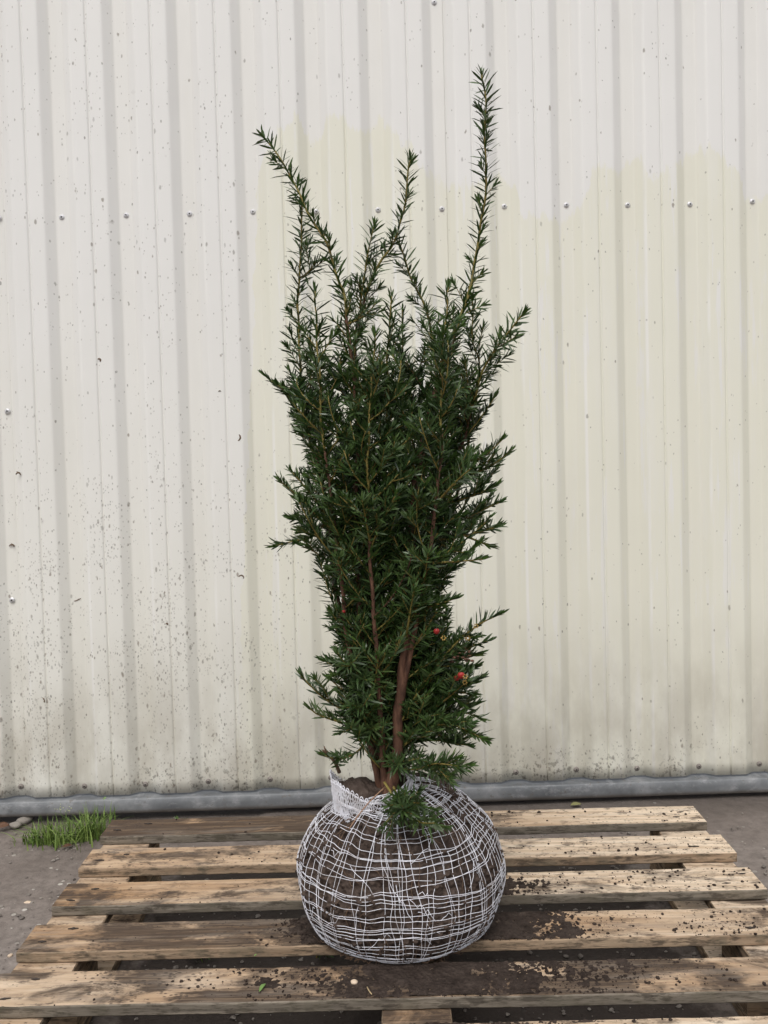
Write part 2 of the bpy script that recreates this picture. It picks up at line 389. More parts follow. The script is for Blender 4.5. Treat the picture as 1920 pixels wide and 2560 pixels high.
# ---------------------------------------------------------------- pallet
PY0, PW, PG, PH = 1.9455, .0894, .0580, .140
PCY = PY0-(7*PW+6*PG)/2
pal = empty('wooden_pallet', (0, PCY, 0))
tag(pal, 'rough weathered wooden pallet with open slatted deck carrying the root ball', 'pallet')
BC = Vector((-0.012, 1.482, PH))      # where the root ball stands
def soil_amount(x, y):               # how much soil is spilled at world x,y
    dx = x-BC.x; dy = y-BC.y
    d = math.hypot(dx/(1.35 if dx > 0 else 1.1), dy)
    v = 1.12-(d-.12)/(.15 if dx > 0 else .075)
    if y < 1.37 and y > 1.2: v = max(v, 1.22-abs(dx-.05)/.34 - (.18 if y < 1.30 else 0))
    if 1.4 < y < 1.52 and dx > 0: v = max(v, 1.15-abs(dx-.18)/.16)
    return v
def wood(name, seed, dark, fresh, tint=(1, 1, 1), dirt=.5):
    """dark: stain amount at the left, middle, right; fresh: paleness at left, middle, right"""
    M = Mat(name, .78, .25); X = M.sep()
    xr = M.math('MULTIPLY_ADD', X[0], 1/1.2, .5)
    g1 = M.noise(M.map((1.6, 26, 26), (seed*3.1, seed*1.7, 0)), 2.2, 5, .6, 1.1)
    g2 = M.noise(M.map((5, 190, 60), (seed, seed*5, 0)), 1.6, 4, .65, .4)
    rings = M.n('ShaderNodeTexWave', wave_type='RINGS', rings_direction='SPHERICAL')
    M.l(M.map((.9, 9, 4), (seed*.37-.6, seed*.13, .2)), rings.inputs[0]); rings.inputs['Scale'].default_value = 2.3; rings.inputs['Distortion'].default_value = 5; rings.inputs['Detail'].default_value = 3; rings.inputs['Detail Scale'].default_value = .7
    old = M.ramp(g1, [(.25, (.16, .078, .032)), (.5, (.36, .205, .098)), (.75, (.56, .375, .21))])
    new = M.ramp(g1, [(.25, (.60, .45, .31)), (.5, (.75, .61, .46)), (.75, (.85, .75, .62))])
    def tri(t): return M.ramp(xr, [(.05, t[0]), (.5, t[1]), (.95, t[2])])
    fr = M.math('ADD', M.sep(tri(fresh))[0], M.math('MULTIPLY', M.math('SUBTRACT', M.noise(M.map((2.2, 9, 5), (seed, 4, 2)), 2.4, 4), .5), 1.1), clamp=True)
    c = M.mix(fr, old, new)
    c = M.mix(M.math('MULTIPLY', M.step(rings.outputs[1], .35, .9), .20), c, (.30, .19, .10))
    g3 = M.noise(M.map((9, 420, 80), (seed*1.3, seed*2, 0)), 1.4, 4, .7, .5)
    c = M.mix(M.step(g2, .48, .72, 0, .30), c, (.13, .070, .034))
    c = M.mix(M.step(g3, .52, .74, 0, .28), c, (.10, .062, .036)); c = M.mix(M.step(g3, .46, .28, 0, .20), c, (.66, .53, .38))
    sn = M.noise(M.map((3.0, 6, 6), (seed*7, seed, 1)), 2.3, 6, .66, .5)
    sm_ = M.step(M.math('ADD', sn, M.math('MULTIPLY', M.math('SUBTRACT', M.sep(tri(dark))[0], .5), .55)), .465, .62)
    c = M.mix(M.math('MULTIPLY', sm_, M.step(g2, .25, .6, .62, .96)), c, (.055, .038, .028))
    mm = M.step(M.noise(M.map((14, 30, 20), (seed, seed*3, 4)), 2, 6, .75), .50, .62)
    c = M.mix(M.math('MULTIPLY', mm, M.step(sn, .36, .56, .10, .80)), c, (.075, .052, .038))
    grey = M.step(M.noise(M.map((2, 14, 6), (seed*2, 8, 1)), 3, 5), .50, .68)
    c = M.mix(M.math('MULTIPLY', grey, .30), c, (.30, .26, .22))
    # small dark flecks of dirt pressed in the grain
    v = M.n('ShaderNodeTexVoronoi'); M.l(M.map((110, 170, 100), (seed, 0, 0)), v.inputs[0]); v.inputs['Scale'].default_value = 1.25
    vs_ = M.sep(v.outputs['Color'])
    dn_ = M.math('MULTIPLY', M.step(M.noise(M.map((1, 1, 1), (seed, 3, 3)), 9, 3), .38, .62), dirt)
    fl = M.math('MULTIPLY', M.step(v.outputs['Distance'], M.math('MULTIPLY_ADD', vs_[1], .5, .12), M.math('MULTIPLY', vs_[1], .3)), M.math('LESS_THAN', vs_[0], dn_))
    c = M.mix(M.math('MULTIPLY', fl, .75), c, (.055, .042, .035))
    c = M.mix(1.0, c, tint, 'MULTIPLY')
    M.col(c); M.bump(M.math('ADD', M.math('MULTIPLY', g2, .8), M.math('ADD', g1, M.math('MULTIPLY', fl, .8))), .55, .0016)
    return M.m
def woodside(name, seed, lo, hi):
    M = Mat(name, .85, .2)
    g1 = M.noise(M.map((3, 14, 60), (seed*3, seed, 0)), 2.2, 5, .6, .5); g2 = M.noise(M.map((14, 6, 90), (seed, 2, 1)), 2.5, 4, .7)
    c = M.ramp(g1, [(.3, lo), (.68, hi)]); c = M.mix(M.step(g2, .48, .66, 0, .75), c, (.06, .05, .035)); c = M.mix(M.math('MULTIPLY', M.step(M.noise(M.map((9, 9, 30), (seed, 0, 0)), 2, 5, .7), .50, .62), .7), c, (.045, .036, .028))
    c = M.mix(M.math('MULTIPLY', M.step(M.noise(None, 18, 4), .5, .6), .4), c, (.12, .105, .075))
    M.col(c); M.bump(M.math('ADD', g1, g2), .6, .0015); return M.m
GREY = ((.115, .098, .078), (.26, .222, .175)); WARM = ((.22, .15, .095), (.40, .295, .20))
specs = [  # back to front: (material args), side colours
    (1, (.85, .60, .10), (.10, .30, 1.0), GREY),
    (2, (.50, .40, .30), (.30, .70, 1.0), WARM),
    (3, (.55, .45, .38), (.20, .70, .85), GREY),
    (4, (.62, .70, .42), (.25, .30, .60), WARM),
    (5, (.42, .78, .60), (.65, .25, .40), GREY),
    (6, (.45, .50, .35), (.4, .5, .9), WARM),
    (7, (.45, .50, .35), (.4, .5, .9), GREY)]
def plank(name, x0, x1, y0, y1, z0, z1, mats, parent, seed=0, jit=.0016, nx=60, chip=0):
    """a sawn board lying along x or y with slightly uneven arrises"""
    b = MB(); along_x = (x1-x0) >= (y1-y0); n = nx
    ring = []; bev = .0016
    V = []
    for i in range(n+1):
        t = i/n
        if along_x: u0, u1, L = y0, y1, x0+(x1-x0)*t
        else: u0, u1, L = x0, x1, y0+(y1-y0)*t
        def j(k, s=12): return jit*N((L, k*3.3, seed), s, seed*1.1)+jit*.5*N((L, k*3.3, seed), 55, seed)
        bow = .0022*N((L, seed, 0), 1.7, seed)
        e0, e1 = j(1), j(2)
        if i in (0, n): e0 += .0008; e1 -= .0008
        prof = [(u0+bev+e0, z1), (u0+e0, z1-bev), (u0+e0, z0+bev), (u0+bev+e0, z0), (u1-bev+e1, z0), (u1+e1, z0+bev), (u1+e1, z1-bev), (u1-bev+e1, z1)]
        zz = j(3, 4)*.6
        for (u, z) in prof:
            if along_x: V.append((L+(j(4) if i in (0, n) else 0), u+bow, z+(zz if z > (z0+z1)/2 else zz)))
            else: V.append((u+bow, L, z+zz))
    m_ = 8; Fs = []; mi = []
    for i in range(n):
        for k in range(m_):
            k2 = (k+1) % m_
            f = (i*m_+k, (i+1)*m_+k, (i+1)*m_+k2, i*m_+k2)
            if not along_x: f = f[::-1]
            Fs.append(f); mi.append(0 if k == 7 else 1)
    Fs.append(tuple(range(m_))); Fs.append(tuple(n*m_+k for k in range(m_))[::-1]); mi += [1, 1]
    if not along_x: Fs[-1] = Fs[-1][::-1]; Fs[-2] = Fs[-2][::-1]
    return mesh(name, V, Fs, mats, parent, False, mi)
TH = .0165
deck = []
for k, (sd_, dk, fr, side) in enumerate(specs):
    y1 = PY0-k*(PW+PG)-PCY; y0 = y1-PW
    ms = [wood('board_top', sd_*1.9+.3, dk, fr, dirt=.50 if k < 3 else .65), woodside('board_side', sd_, *side)]
    deck.append(plank('deck_board', -.6+random.uniform(-.004, .004), .6+random.uniform(-.004, .004), y0, y1, PH-TH, PH, ms, pal, sd_*2.3))
wst = [wood('stringer_top', 21.3, (.45, .7, .45), (.5, .3, .9), dirt=.4), woodside('stringer_side', 22, *WARM)]
YF, YB = PY0-7*PW-6*PG-PCY, PY0-PCY
for xc in (-.552, .004, .552):
    plank('stringer_board', xc-.047, xc+.047, YF+.002, YB-.002, PH-2*TH-.0012, PH-TH-.0012, wst, pal, xc*9+4, nx=40)
    for yc in (YF+.06, 0, YB-.06):
        plank('block', xc-.046, xc+.046, yc-.055, yc+.055, TH+.003, PH-2*TH-.0024, wst, pal, xc*5+yc, nx=4)
    plank('bottom_board', xc-.047, xc+.047, YF+.002, YB-.002, .002, TH+.002, wst, pal, xc*7+1, nx=30)
# nail heads, sunk in split dark holes
M_nail = Mat('nail_rust', .6).col((.035, .026, .022))
me_n = None
for k, bd in enumerate(deck):
    yc = PY0-k*(PW+PG)-PCY-PW/2
    for xc in (-.552, .004, .552):
        for s in (-1, 1):
            b = MB(); r = .0027
            V = [((r*(2.6 if q % 6 == 0 else 1)*math.cos(2*PI*q/12))*1.0, r*.75*math.sin(2*PI*q/12), .0004*(1 if q % 2 else .6)) for q in range(12)]
            V += [(v[0]*.97, v[1]*.97, -.002) for v in V[:12]]
            b.add(V, [tuple(range(12))]+[(12+q, 12+(q+1) % 12, (q+1) % 12, q) for q in range(12)])
            if me_n is None:
                o = b.build('nail', M_nail.m, bd, False); me_n = o.data
            else:
                o = bpy.data.objects.new('nail', me_n); C.objects.link(o); o.parent = bd
            o.location = (xc+s*.018+random.uniform(-.012, .012), yc+s*.018+random.uniform(-.008, .008), PH+.0014)
            o.rotation_euler = (0, 0, random.uniform(-.2, .2)); o.scale = (random.uniform(.6, 1.3), 1, 1)

# ---------------------------------------------------------------- soil
def soil_mat(name, dark=1.0):
    M = Mat(name, .95, .15)
    a = M.noise(None, 60, 6, .7); b_ = M.noise(None, 9, 4, .6); v = M.vor(None, 170)
    c = M.ramp(a, [(.3, tuple(x*dark for x in (.022, .015, .012))), (.55, tuple(x*dark for x in (.060, .044, .036))), (.75, tuple(x*dark for x in (.115, .088, .072)))])
    c = M.mix(M.step(b_, .4, .7, 0, .5), c, tuple(x*dark for x in (.080, .060, .050)))
    M.col(c); M.bump(M.math('ADD', a, M.math('MULTIPLY', v, .6)), .9, .004); return M.m
S_ball = soil_mat('ball_soil', 1.3); S_spill = soil_mat('spilled_soil', .85)
def clump_noise(x, y): return N((x, y, 0), 22, 3)+.6*N((x, y, 0), 60, 7)+.7*N((x, y, 0), 130, 2)+.6*N((x, y, 0), 290, 5)
b = MB()
for k in range(7):
    y1 = PY0-k*(PW+PG)-.003; y0 = y1-PW+.006; nx, ny = 330, 28
    if k in (0, 6): continue
    xs = np.linspace(-.42, .58, nx); ys = np.linspace(y0, y1, ny)
    V = []
    for y in ys:
        for x in xs:
            a = soil_amount(x, y)-.62 + .55*clump_noise(x, y)
            h = max(-1, min(1, a*2.2))
            V.append((x, y, PH-.004+.0042+ (.0032*h if h > 0 else .006*h)+.0012*N((x, y, 0), 160, 4)*(h > 0) - .0004))
    Fs = []
    for j in range(ny-1):
        for i in range(nx-1):
            q = (j*nx+i, j*nx+i+1, (j+1)*nx+i+1, (j+1)*nx+i)
            if max(V[z][2] for z in q) > PH-.001: Fs.append(q)
    b.add(V, Fs)
sp = b.build('spilled_soil', S_spill)
tag(sp, 'dark loose soil spilled on the pallet boards around the root ball', 'soil', kind='stuff')
ICO = []
def ico():
    t = (1+5**.5)/2
    V = [Vector(v).normalized() for v in [(-1, t, 0), (1, t, 0), (-1, -t, 0), (1, -t, 0), (0, -1, t), (0, 1, t), (0, -1, -t), (0, 1, -t), (t, 0, -1), (t, 0, 1), (-t, 0, -1), (-t, 0, 1)]]
    F_ = [(0, 11, 5), (0, 5, 1), (0, 1, 7), (0, 7, 10), (0, 10, 11), (1, 5, 9), (5, 11, 4), (11, 10, 2), (10, 7, 6), (7, 1, 8), (3, 9, 4), (3, 4, 2), (3, 2, 6), (3, 6, 8), (3, 8, 9), (4, 9, 5), (2, 4, 11), (6, 2, 10), (8, 6, 7), (9, 8, 1)]
    return V, F_
IV, IF = ico()
def lump(b, p, r, mi=0, flat=.7):
    s = [random.uniform(.7, 1.3), random.uniform(.7, 1.3), flat*random.uniform(.8, 1.2)]
    rz = random.uniform(0, 6); c_, s_ = math.cos(rz), math.sin(rz); V = []
    for v in IV:
        k = r*random.uniform(.72, 1.25); x, y, z = v.x*s[0]*k, v.y*s[1]*k, v.z*s[2]*k
        V.append((p[0]+c_*x-s_*y, p[1]+s_*x+c_*y, p[2]+z))
    b.add(V, IF, mi)
def on_board(y):
    k = (PY0-y)/(PW+PG); f = (k-math.floor(k))*(PW+PG); return 0 <= k < 7 and .002 < f < PW-.002
b = MB(); cnt = 0; tries = 0
while cnt < 9000 and tries < 600000:
    tries += 1
    x = random.uniform(-.5, .6); y = random.uniform(1.2, 1.94)
    if not on_board(y): continue
    a = soil_amount(x, y); pr = 1.5*max(0, min(1, (a-.0)*.6))**1.4+.008+(.030 if x > .1 else 0)*max(0, 1+3*N((x, y, 0), 7, 2))+(.12 if x > .35 and y < 1.66 and N((x, y, 0), 9, 4) > 0 else 0)
    if random.random() > pr: continue
    r = .00055+.0028*random.random()**5
    lump(b, (x, y, PH+r*.45), r); cnt += 1
tag(b.build('soil_crumbs', S_spill, None, False), 'scattered dark soil crumbs on the pallet deck', 'soil crumbs', kind='stuff')
# gravel under and beside the pallet
M = Mat('gravel', .8, .3); M.col(M.mix(M.vor(None, 18, 'Color'), (.10, .085, .075), (.30, .27, .24))); M_gv = M.m
b = MB()
for i in range(4200):
    x = random.uniform(-1.1, 1.1); y = random.uniform(.95, 2.28)
    if abs(x) > .62 and random.random() < .45 and not (x < -.6 and y < 1.9): continue
    r = .0012+.0045*random.random()**2.5
    lump(b, (x, y, r*.3-.003), r, 0, .6)
tag(b.build('gravel', M_gv, None, False), 'fine gravel scattered on the ground below and beside the pallet', 'gravel', kind='stuff')

# ---------------------------------------------------------------- the yew
yew = empty('yew_tree', BC)
tag(yew, 'young dark green yew with upright leaders, its root ball wrapped in white netting', 'tree')
def Lc(p): return Vector(p)-BC     # children are local to the root ball's foot
# root ball surface: rings from the foot to the neck
BR = [(0.000, .116, .000), (.006, .131, .000), (.022, .146, .001), (.050, .159, .002), (.080, .1655, .003), (.108, .1645, .003), (.134, .156, .002), (.156, .142, .001), (.175, .123, -.001), (.190, .101, -.004), (.201, .079, -.008), (.209, .060, -.014), (.214, .046, -.020)]
def ring_at(t):
    f = t*(len(BR)-1); i = min(int(f), len(BR)-2); u = f-i
    q = [BR[max(i-1, 0)], BR[i], BR[i+1], BR[min(i+2, len(BR)-1)]]
    return [(.5*((2*b_)+(c_-a_)*u+(2*a_-5*b_+4*c_-d_)*u*u+(3*b_-a_-3*c_+d_)*u**3)) for a_, b_, c_, d_ in zip(*q)]
def ball(th, t, off=0.0):
    z, r, sx = ring_at(max(0, min(1, t)))
    r *= .972; p = Vector((sx+r*math.cos(th), r*math.sin(th), z))
    # right shoulder stands higher, the left foot bulges
    k = max(0, math.cos(th-.25)); top = max(0, t-.45)/.55
    p.z += .016*k*top*(1-.3*top); p.x += .016*k*top
    p *= 1+.045*N(p, 9, 3)+.020*N(p, 22, 6)
    nrm = Vector((math.cos(th), math.sin(th), (t-.45)*2.6)).normalized()
    return p+nrm*off
nt_, nz_ = 480, 270; V = []
for j in range(nz_+1):
    for i in range(nt_):
        th = 2*PI*i/nt_; t = j/nz_
        p = ball(th, t); d = .0062*N(p, 42, 1)+.0068*N(p, 95, 5)+.0052*N(p, 200, 9)+.0030*abs(N(p, 380, 2))-.0030
        cr = N(p, 30, 14); d -= .007*max(0, cr-.35)
        V.append(p+ (p-Vector((0, 0, .07))).normalized()*d)
Fs = [(j*nt_+i, j*nt_+(i+1) % nt_, (j+1)*nt_+(i+1) % nt_, (j+1)*nt_+i) for j in range(nz_) for i in range(nt_)]
V.append(Vector((-.02, 0, .215))); V.append(Vector((0, 0, 0)))
Fs += [(nz_*nt_+i, nz_*nt_+(i+1) % nt_, len(V)-2) for i in range(nt_)]+[((i+1) % nt_, i, len(V)-1) for i in range(nt_)]
rb = mesh('root_ball', V, Fs, S_ball, yew, True)
# soil standing in the neck
NKC = Lc(at(800, 1690, BC.y-.005))
b = MB(); V = []; n1_, n2_ = 60, 26
for j in range(n2_+1):
    r = .050*j/n2_
    for i in range(n1_):
        th = 2*PI*i/n1_; p = Vector((NKC.x-.002+r*1.0*math.cos(th), NKC.y+r*.9*math.sin(th), 0))
        z = .215+.016*(1-(r/.05)**2)-.016*math.cos(th)*(r/.05)+.006*N(p, 40, 3)+.003*N(p, 110, 6)-(.02*(j/n2_)**6)
        V.append((p.x, p.y, z))
b.add(V, [(j*n1_+i, j*n1_+(i+1) % n1_, (j+1)*n1_+(i+1) % n1_, (j+1)*n1_+i) for j in range(n2_) for i in range(n1_)])
for k in range(60):
    a_ = random.uniform(0, 6.28); r = .040*random.random()**.5
    lump(b, (NKC.x-.012+r*math.cos(a_), NKC.y+r*.8*math.sin(a_), .220-.014*math.cos(a_)*r/.07), random.uniform(.002, .007))
b.build('neck_soil', S_ball, rb)
b = MB()
for k in range(150):     # clods on the high right shoulder
    th = random.uniform(-1.0, .6); t = random.uniform(.78, .97); p = ball(th, t, .001); lump(b, p, random.uniform(.0015, .005))
for k in range(1300):
    th = random.uniform(PI, 2*PI); t = random.random()**2*.8; p = ball(th, t, .001); lump(b, p, random.uniform(.0008, .0016)+.0036*random.random()**4)
b.build('clods', S_ball, rb, False)['kind'] = 'stuff'
# fine roots
M = Mat('root_bark', .8, .3); M.col(M.mix(M.noise(None, 90, 3), (.075, .045, .03), (.21, .135, .085))); M_root = M.m
b = MB()
for k in range(190):
    th = random.uniform(PI*.9, PI*2.1); t = random.uniform(.0, .85) if random.random() < .55 else random.uniform(.0, .12)
    dth = random.uniform(-.02, .02); dt = random.uniform(-.012, .012); P = []
    off = .002
    for q in range(random.randint(5, 11)):
        P.append(ball(th, t, off)); dth += random.gauss(0, .012); dt += random.gauss(0, .007); th += dth; t += dt; t = max(0, min(.95, t)); off = max(-.001, min(.010, off+random.gauss(0, .0017)))
    b.tube(P, [random.choice((.0005, .0006, .0009))*(1-.5*i/len(P)) for i in range(len(P))], 4)
for k in range(70):      # a fringe at the foot
    th = random.uniform(PI, 2*PI) if k % 2 else random.uniform(PI*1.15, PI*1.4); p = ball(th, .02, .002); P = [p]
    d = Vector((math.cos(th), math.sin(th), -.2))
    for q in range(4): d = d+Vector((random.gauss(0, .6), random.gauss(0, .6), random.gauss(-.05, .3))); p = p+d.normalized()*.006; p.z = max(p.z, .0015); P.append(p.copy())
    b.tube(P, [.0007, .0007, .0006, .0005, .0004], 4)
b.build('fine_roots', M_root, rb)['kind'] = 'stuff'

# netting ------------------------------------------------------------
M = Mat('net_thread', .6, .3); M.col(M.mix(M.step(M.noise(None, 26, 5, .7), .48, .66, 0, .5), M.mix(M.noise(None, 40, 3), (.76, .76, .82), (.88, .88, .93)), (.36, .31, .28))); M_net = M.m
PINCH = Lc(at(884, 1690, BC.y-.035)); 
def net(th, t, off=.0028):
    a = .085*N((math.cos(th)*.9, math.sin(th)*.9, t*1.3), 1.5, 2)+.02*N((math.cos(th), math.sin(th), t), 6, 5)
    tt = t+.050*N((math.cos(th)*.9, math.sin(th)*.9, t*1.3), 1.6, 8)*min(1, (1-t)*6)+.010*N((math.cos(th), math.sin(th), t), 7, 11)
    p = ball(th+a*(1-.3*t), min(1, max(0, tt)), off)
    return p
def gather(p, th, t):    # towards the pinch, right of the stems
    r = math.cos(th+.35)          # how far on the right
    if t > .70 and r > -.25:
        k = ((t-.70)/.30)**1.7*min(1, (r+.25)/.5); return p.lerp(PINCH+Vector((.004*math.cos(th*3), .003*math.sin(th*5), .006*math.sin(th*7))), k)
    return p
b = MB(); TR = .00047
nm = 70
for i in range(nm):
    th0 = 2*PI*i/nm + random.uniform(-.035, .035)
    for rep in range(2 if random.random() < .28 else 1):
        P = []; lean = random.gauss(0, .09); w_ = random.uniform(0, 9)
        nk = 27; th_ = th0+rep*random.uniform(.015, .03)
        for j in range(nk+1):
            t = j/nk; th = th_+lean*(t-.5)*2+.03*N((i*3.1+rep, j*.45, 0), 1.0, w_)
            P.append(gather(net(th, t), th, t))
        Q = []
        for j in range(nk): Q += [P[j], P[j].lerp(P[j+1], .5)+(P[j]-Vector((0, 0, .07))).normalized()*.0002]
        Q.append(P[-1]); b.tube(Q, TR*random.uniform(.7, 1.15), 4)
rows = [.012, .03, .045, .07, .10]+[.13+.0262*k for k in range(24)]+[.755+.017*k for k in range(14)]
for j, t0 in enumerate(rows):
    for rep in range(2 if random.random() < .2 else 1):
        P = []; ph = random.uniform(0, 6); t1 = t0+rep*.008; tilt = random.gauss(0, .022)
        nk = 116
        for i in range(nk+1):
            th = 2*PI*i/nk; tr = t1+tilt*math.cos(th+ph)+.006*N((math.cos(th)*3, math.sin(th)*3, j*2.3+rep), 1.3, 4)
            P.append(gather(net(th, min(1, tr), .0034), th, min(1, tr)))
        b.tube(P, TR*random.uniform(.8, 1.15), 4, cap=False)
for k in range(46):      # runs that cross the grid aslant
    th = random.uniform(PI*.95, PI*2.05); t = random.uniform(.05, .9); a_ = random.choice((-1, 1))*random.uniform(.10, .28); c_ = random.uniform(-.03, .03)
    P = [net(th+a_*q/5, min(1, max(0, t+(c_+.012*random.random())*q)), .0028) for q in range(random.randint(4, 7))]
    b.tube(P, TR, 4)
nt_o = b.build('netting', M_net, yew)
# knitted collar: a slack lace band standing on the left of the neck
CC = Lc(at(800, 1700, BC.y-.004))
def collar(th, v):       # v 0 at the bottom, 1 at the rim
    c_, s_ = math.cos(th), math.sin(th)
    left = .5-.5*math.cos(th)       # 1 on the left
    r = .0560*(1+.10*v)+.004*math.sin(th*3+1)+.003*N((c_, s_, 0), 4, 3)
    bot = .180+.010*(1-left)
    rim = .206+.040*left**1.1-.030*max(0, s_)+.004*math.sin(th*5)
    x = CC.x+r*c_*1.02; y = CC.y+r*s_
    z = bot+(rim-bot)*v
    p = Vector((x, y, z))
    if c_ > .1: p = p.lerp(PINCH+Vector((0, 0, .008*v-.004)), min(1, (c_-.1)*.95))
    return p+Vector((c_, s_, 0))*.003
b = MB(); nz = 120
for d in (1, -1):
    for i in range(nz):
        P = []
        for q in range(13):
            v = q/12; th = 2*PI*(i+d*3.4*v+.25*math.sin(v*12))/nz
            P.append(collar(th, v)+Vector((random.gauss(0, .0004), random.gauss(0, .0004), random.gauss(0, .0004))))
        b.tube(P, .00068, 4)
for v in (.04, .10, .16, .5, .55, .97):
    P = [collar(2*PI*i/220, v+.018*math.sin(i*1.5)) for i in range(221)]; b.tube(P, .0009, 4, cap=False)
for i in range(nz//2):   # loops on the rim
    th = 2*PI*i*2/nz; P = [collar(th+2*PI/nz*(q/5*1.7-.1), .97)+Vector((0, 0, .0055*math.sin(PI*q/5))) for q in range(6)]
    b.tube(P, .0008, 4)
b.build('net_collar', M_net, nt_o)

# wood and needles -----------------------------------------------------
M = Mat('yew_bark', .8, .3)
g = M.noise(M.map((40, 40, 14)), 2.5, 5, .7)
c = M.ramp(g, [(.3, (.045, .024, .017)), (.5, (.115, .056, .036)), (.72, (.22, .115, .072))]); M.col(c); M.bump(g, .8, .003); M_bark = M.m
M = Mat('young_shoot_bark', .6, .3)
c = M.mix(M.noise(None, 30, 3), (.25, .155, .05), (.17, .17, .038)); M.col(c); M_shoot = M.m
M = Mat('yew_needle', .33, .45)
va = M.n('ShaderNodeAttribute', attribute_name='var'); vv = M.sep(va.outputs['Vector'])
c = M.ramp(vv[0], [(0, (.012, .030, .010)), (.45, (.026, .062, .014)), (.8, (.048, .092, .017)), (1, (.085, .125, .024))])
c = M.mix(vv[1], c, (.075, .135, .025))
bf = M.n('ShaderNodeNewGeometry'); c = M.mix(M.math('MULTIPLY', bf.outputs['Backfacing'], .5), c, (.060, .095, .035))
M.col(c); M.rough(M.step(vv[0], 0, 1, .30, .45)); M_needle = M.m
try: M.b.inputs['Subsurface Weight'].default_value = 0
except Exception: pass

class Needles:
    def __init__(s): s.P = []; s.D = []; s.W = []; s.L = []; s.w = []; s.c = []; s.v = []
    def add(s, p, d, side, L, w, c, v, y): s.P.append(p); s.D.append(d); s.W.append(side); s.L.append(L); s.w.append(w); s.c.append(c); s.v.append((v, y, 0))
    def build(s, name, parent):
        n = len(s.P); P = np.array(s.P); D = np.array(s.D); W = np.array(s.W); L = np.array(s.L)[:, None]; w_ = np.array(s.w)[:, None]; c_ = np.array(s.c)[:, None]
        Nn = np.cross(D, W)
        V = np.zeros((n, 7, 3)); st = ((0, .40), (.30, 1.0), (.74, .82))
        for k, (t, f) in enumerate(st):
            mid = P+D*L*t+Nn*c_*L*t*t
            V[:, 2*k] = mid-W*w_*.5*f; V[:, 2*k+1] = mid+W*w_*.5*f
        V[:, 6] = P+D*L+Nn*c_*L
        base = np.arange(n)[:, None]*7
        q = np.concatenate([base+np.array([0, 1, 3, 2]), base+np.array([2, 3, 5, 4])], 1).reshape(-1)
        tr = (base+np.array([4, 5, 6])).reshape(-1)
        me = bpy.data.meshes.new(name); me.vertices.add(n*7); me.vertices.foreach_set('co', V.reshape(-1))
        me.loops.add(n*11); me.loops.foreach_set('vertex_index', np.concatenate([q, tr]).astype(np.int32))
        me.polygons.add(n*3)
        ls = np.concatenate([np.arange(2*n)*4, 8*n+np.arange(n)*3]).astype(np.int32); me.polygons.foreach_set('loop_start', ls)
        me.update(calc_edges=True)
        at_ = me.attributes.new('var', 'FLOAT_VECTOR', 'POINT')
        at_.data.foreach_set('vector', np.repeat(np.array(s.v), 7, axis=0).astype(np.float32).reshape(-1))
        me.polygons.foreach_set('use_smooth', np.ones(3*n, bool))
        me.materials.append(M_needle); me.validate()
        o = bpy.data.objects.new(name, me); C.objects.link(o); o.parent = parent; return o
GA = 2.39996
def needle_shoot(nd, path, s0=0.0, spacing=.0024, nl=.0240, planar=False, young=.0, nw=.0028):
    """path: smooth list of Vectors, base to tip"""
    cum = [0.0]
    for a, b_ in zip(path, path[1:]): cum.append(cum[-1]+(b_-a).length)
    T = cum[-1]; s = s0; i = random.randint(0, 50); k = 0; tone = max(0, min(1, random.gauss(.45, .22)))
    while s < T+.0005:
        while k < len(path)-2 and cum[k+1] < s: k += 1
        seg = (path[k+1]-path[k]); tl = seg.length or 1e-6; p = path[k]+seg*((s-cum[k])/tl); t = seg/tl
        a = Vector((0, 0, 1)) if abs(t.z) < .92 else Vector((0, 1, 0))
        sidev = t.cross(a).normalized(); upv = sidev.cross(t)
        if planar:
            phi = (0 if i % 2 else PI)+random.gauss(0, .38); phi = phi+(.35 if i % 2 else -.35)
        else: phi = i*GA+random.gauss(0, .2)
        rad = sidev*math.cos(phi)+upv*math.sin(phi)
        e = (T-s)                                  # distance from the tip
        tipf = max(0, 1-e/.018)
        al = random.gauss(math.radians(51), .15)*(1-tipf*.72)+.03
        d = (t*math.cos(al)+rad*math.sin(al)).normalized()
        W = t.cross(rad); nn = d.cross(W)
        tw = random.gauss(0, .55); W = (W*math.cos(tw)+nn*math.sin(tw)).normalized()
        L = nl*random.uniform(.78, 1.18)*(1-.42*tipf)*(.75+.25*min(1, s/.02))
        nd.add(p, d, W, L, nw*random.uniform(.82, 1.15), random.gauss(-.13, .11), max(0, min(1, tone+random.gauss(0, .13))), max(0, min(1, young*.5+(.55*tipf if random.random() < .6 else 0)+random.gauss(0, .04))))
        s += spacing*random.uniform(.7, 1.3)*(1-.55*tipf); i += 1
    return T
SIL = [(620, 640, 1030), (700, 640, 1035), (760, 640, 1040), (800, 635, 1040), (830, 612, 1050), (860, 598, 1070), (900, 622, 1055), (940, 630, 1085), (980, 632, 1095), (1020, 615, 1088), (1060, 605, 1078), (1100, 622, 1080), (1150, 632, 1078), (1180, 628, 1062), (1205, 676, 1042), (1240, 682, 985),
       (1300, 694, 985), (1340, 700, 975), (1400, 702, 1040), (1440, 665, 1045), (1500, 680, 1038), (1550, 700, 1040), (1590, 730, 1045), (1620, 745, 1035), (1650, 775, 960), (1680, 800, 900)]
def sil(y):
    for (a, b_) in zip(SIL, SIL[1:]):
        if a[0] <= y <= b_[0]:
            u = (y-a[0])/(b_[0]-a[0]); return a[1]+(b_[1]-a[1])*u, a[2]+(b_[2]-a[2])*u
    return None
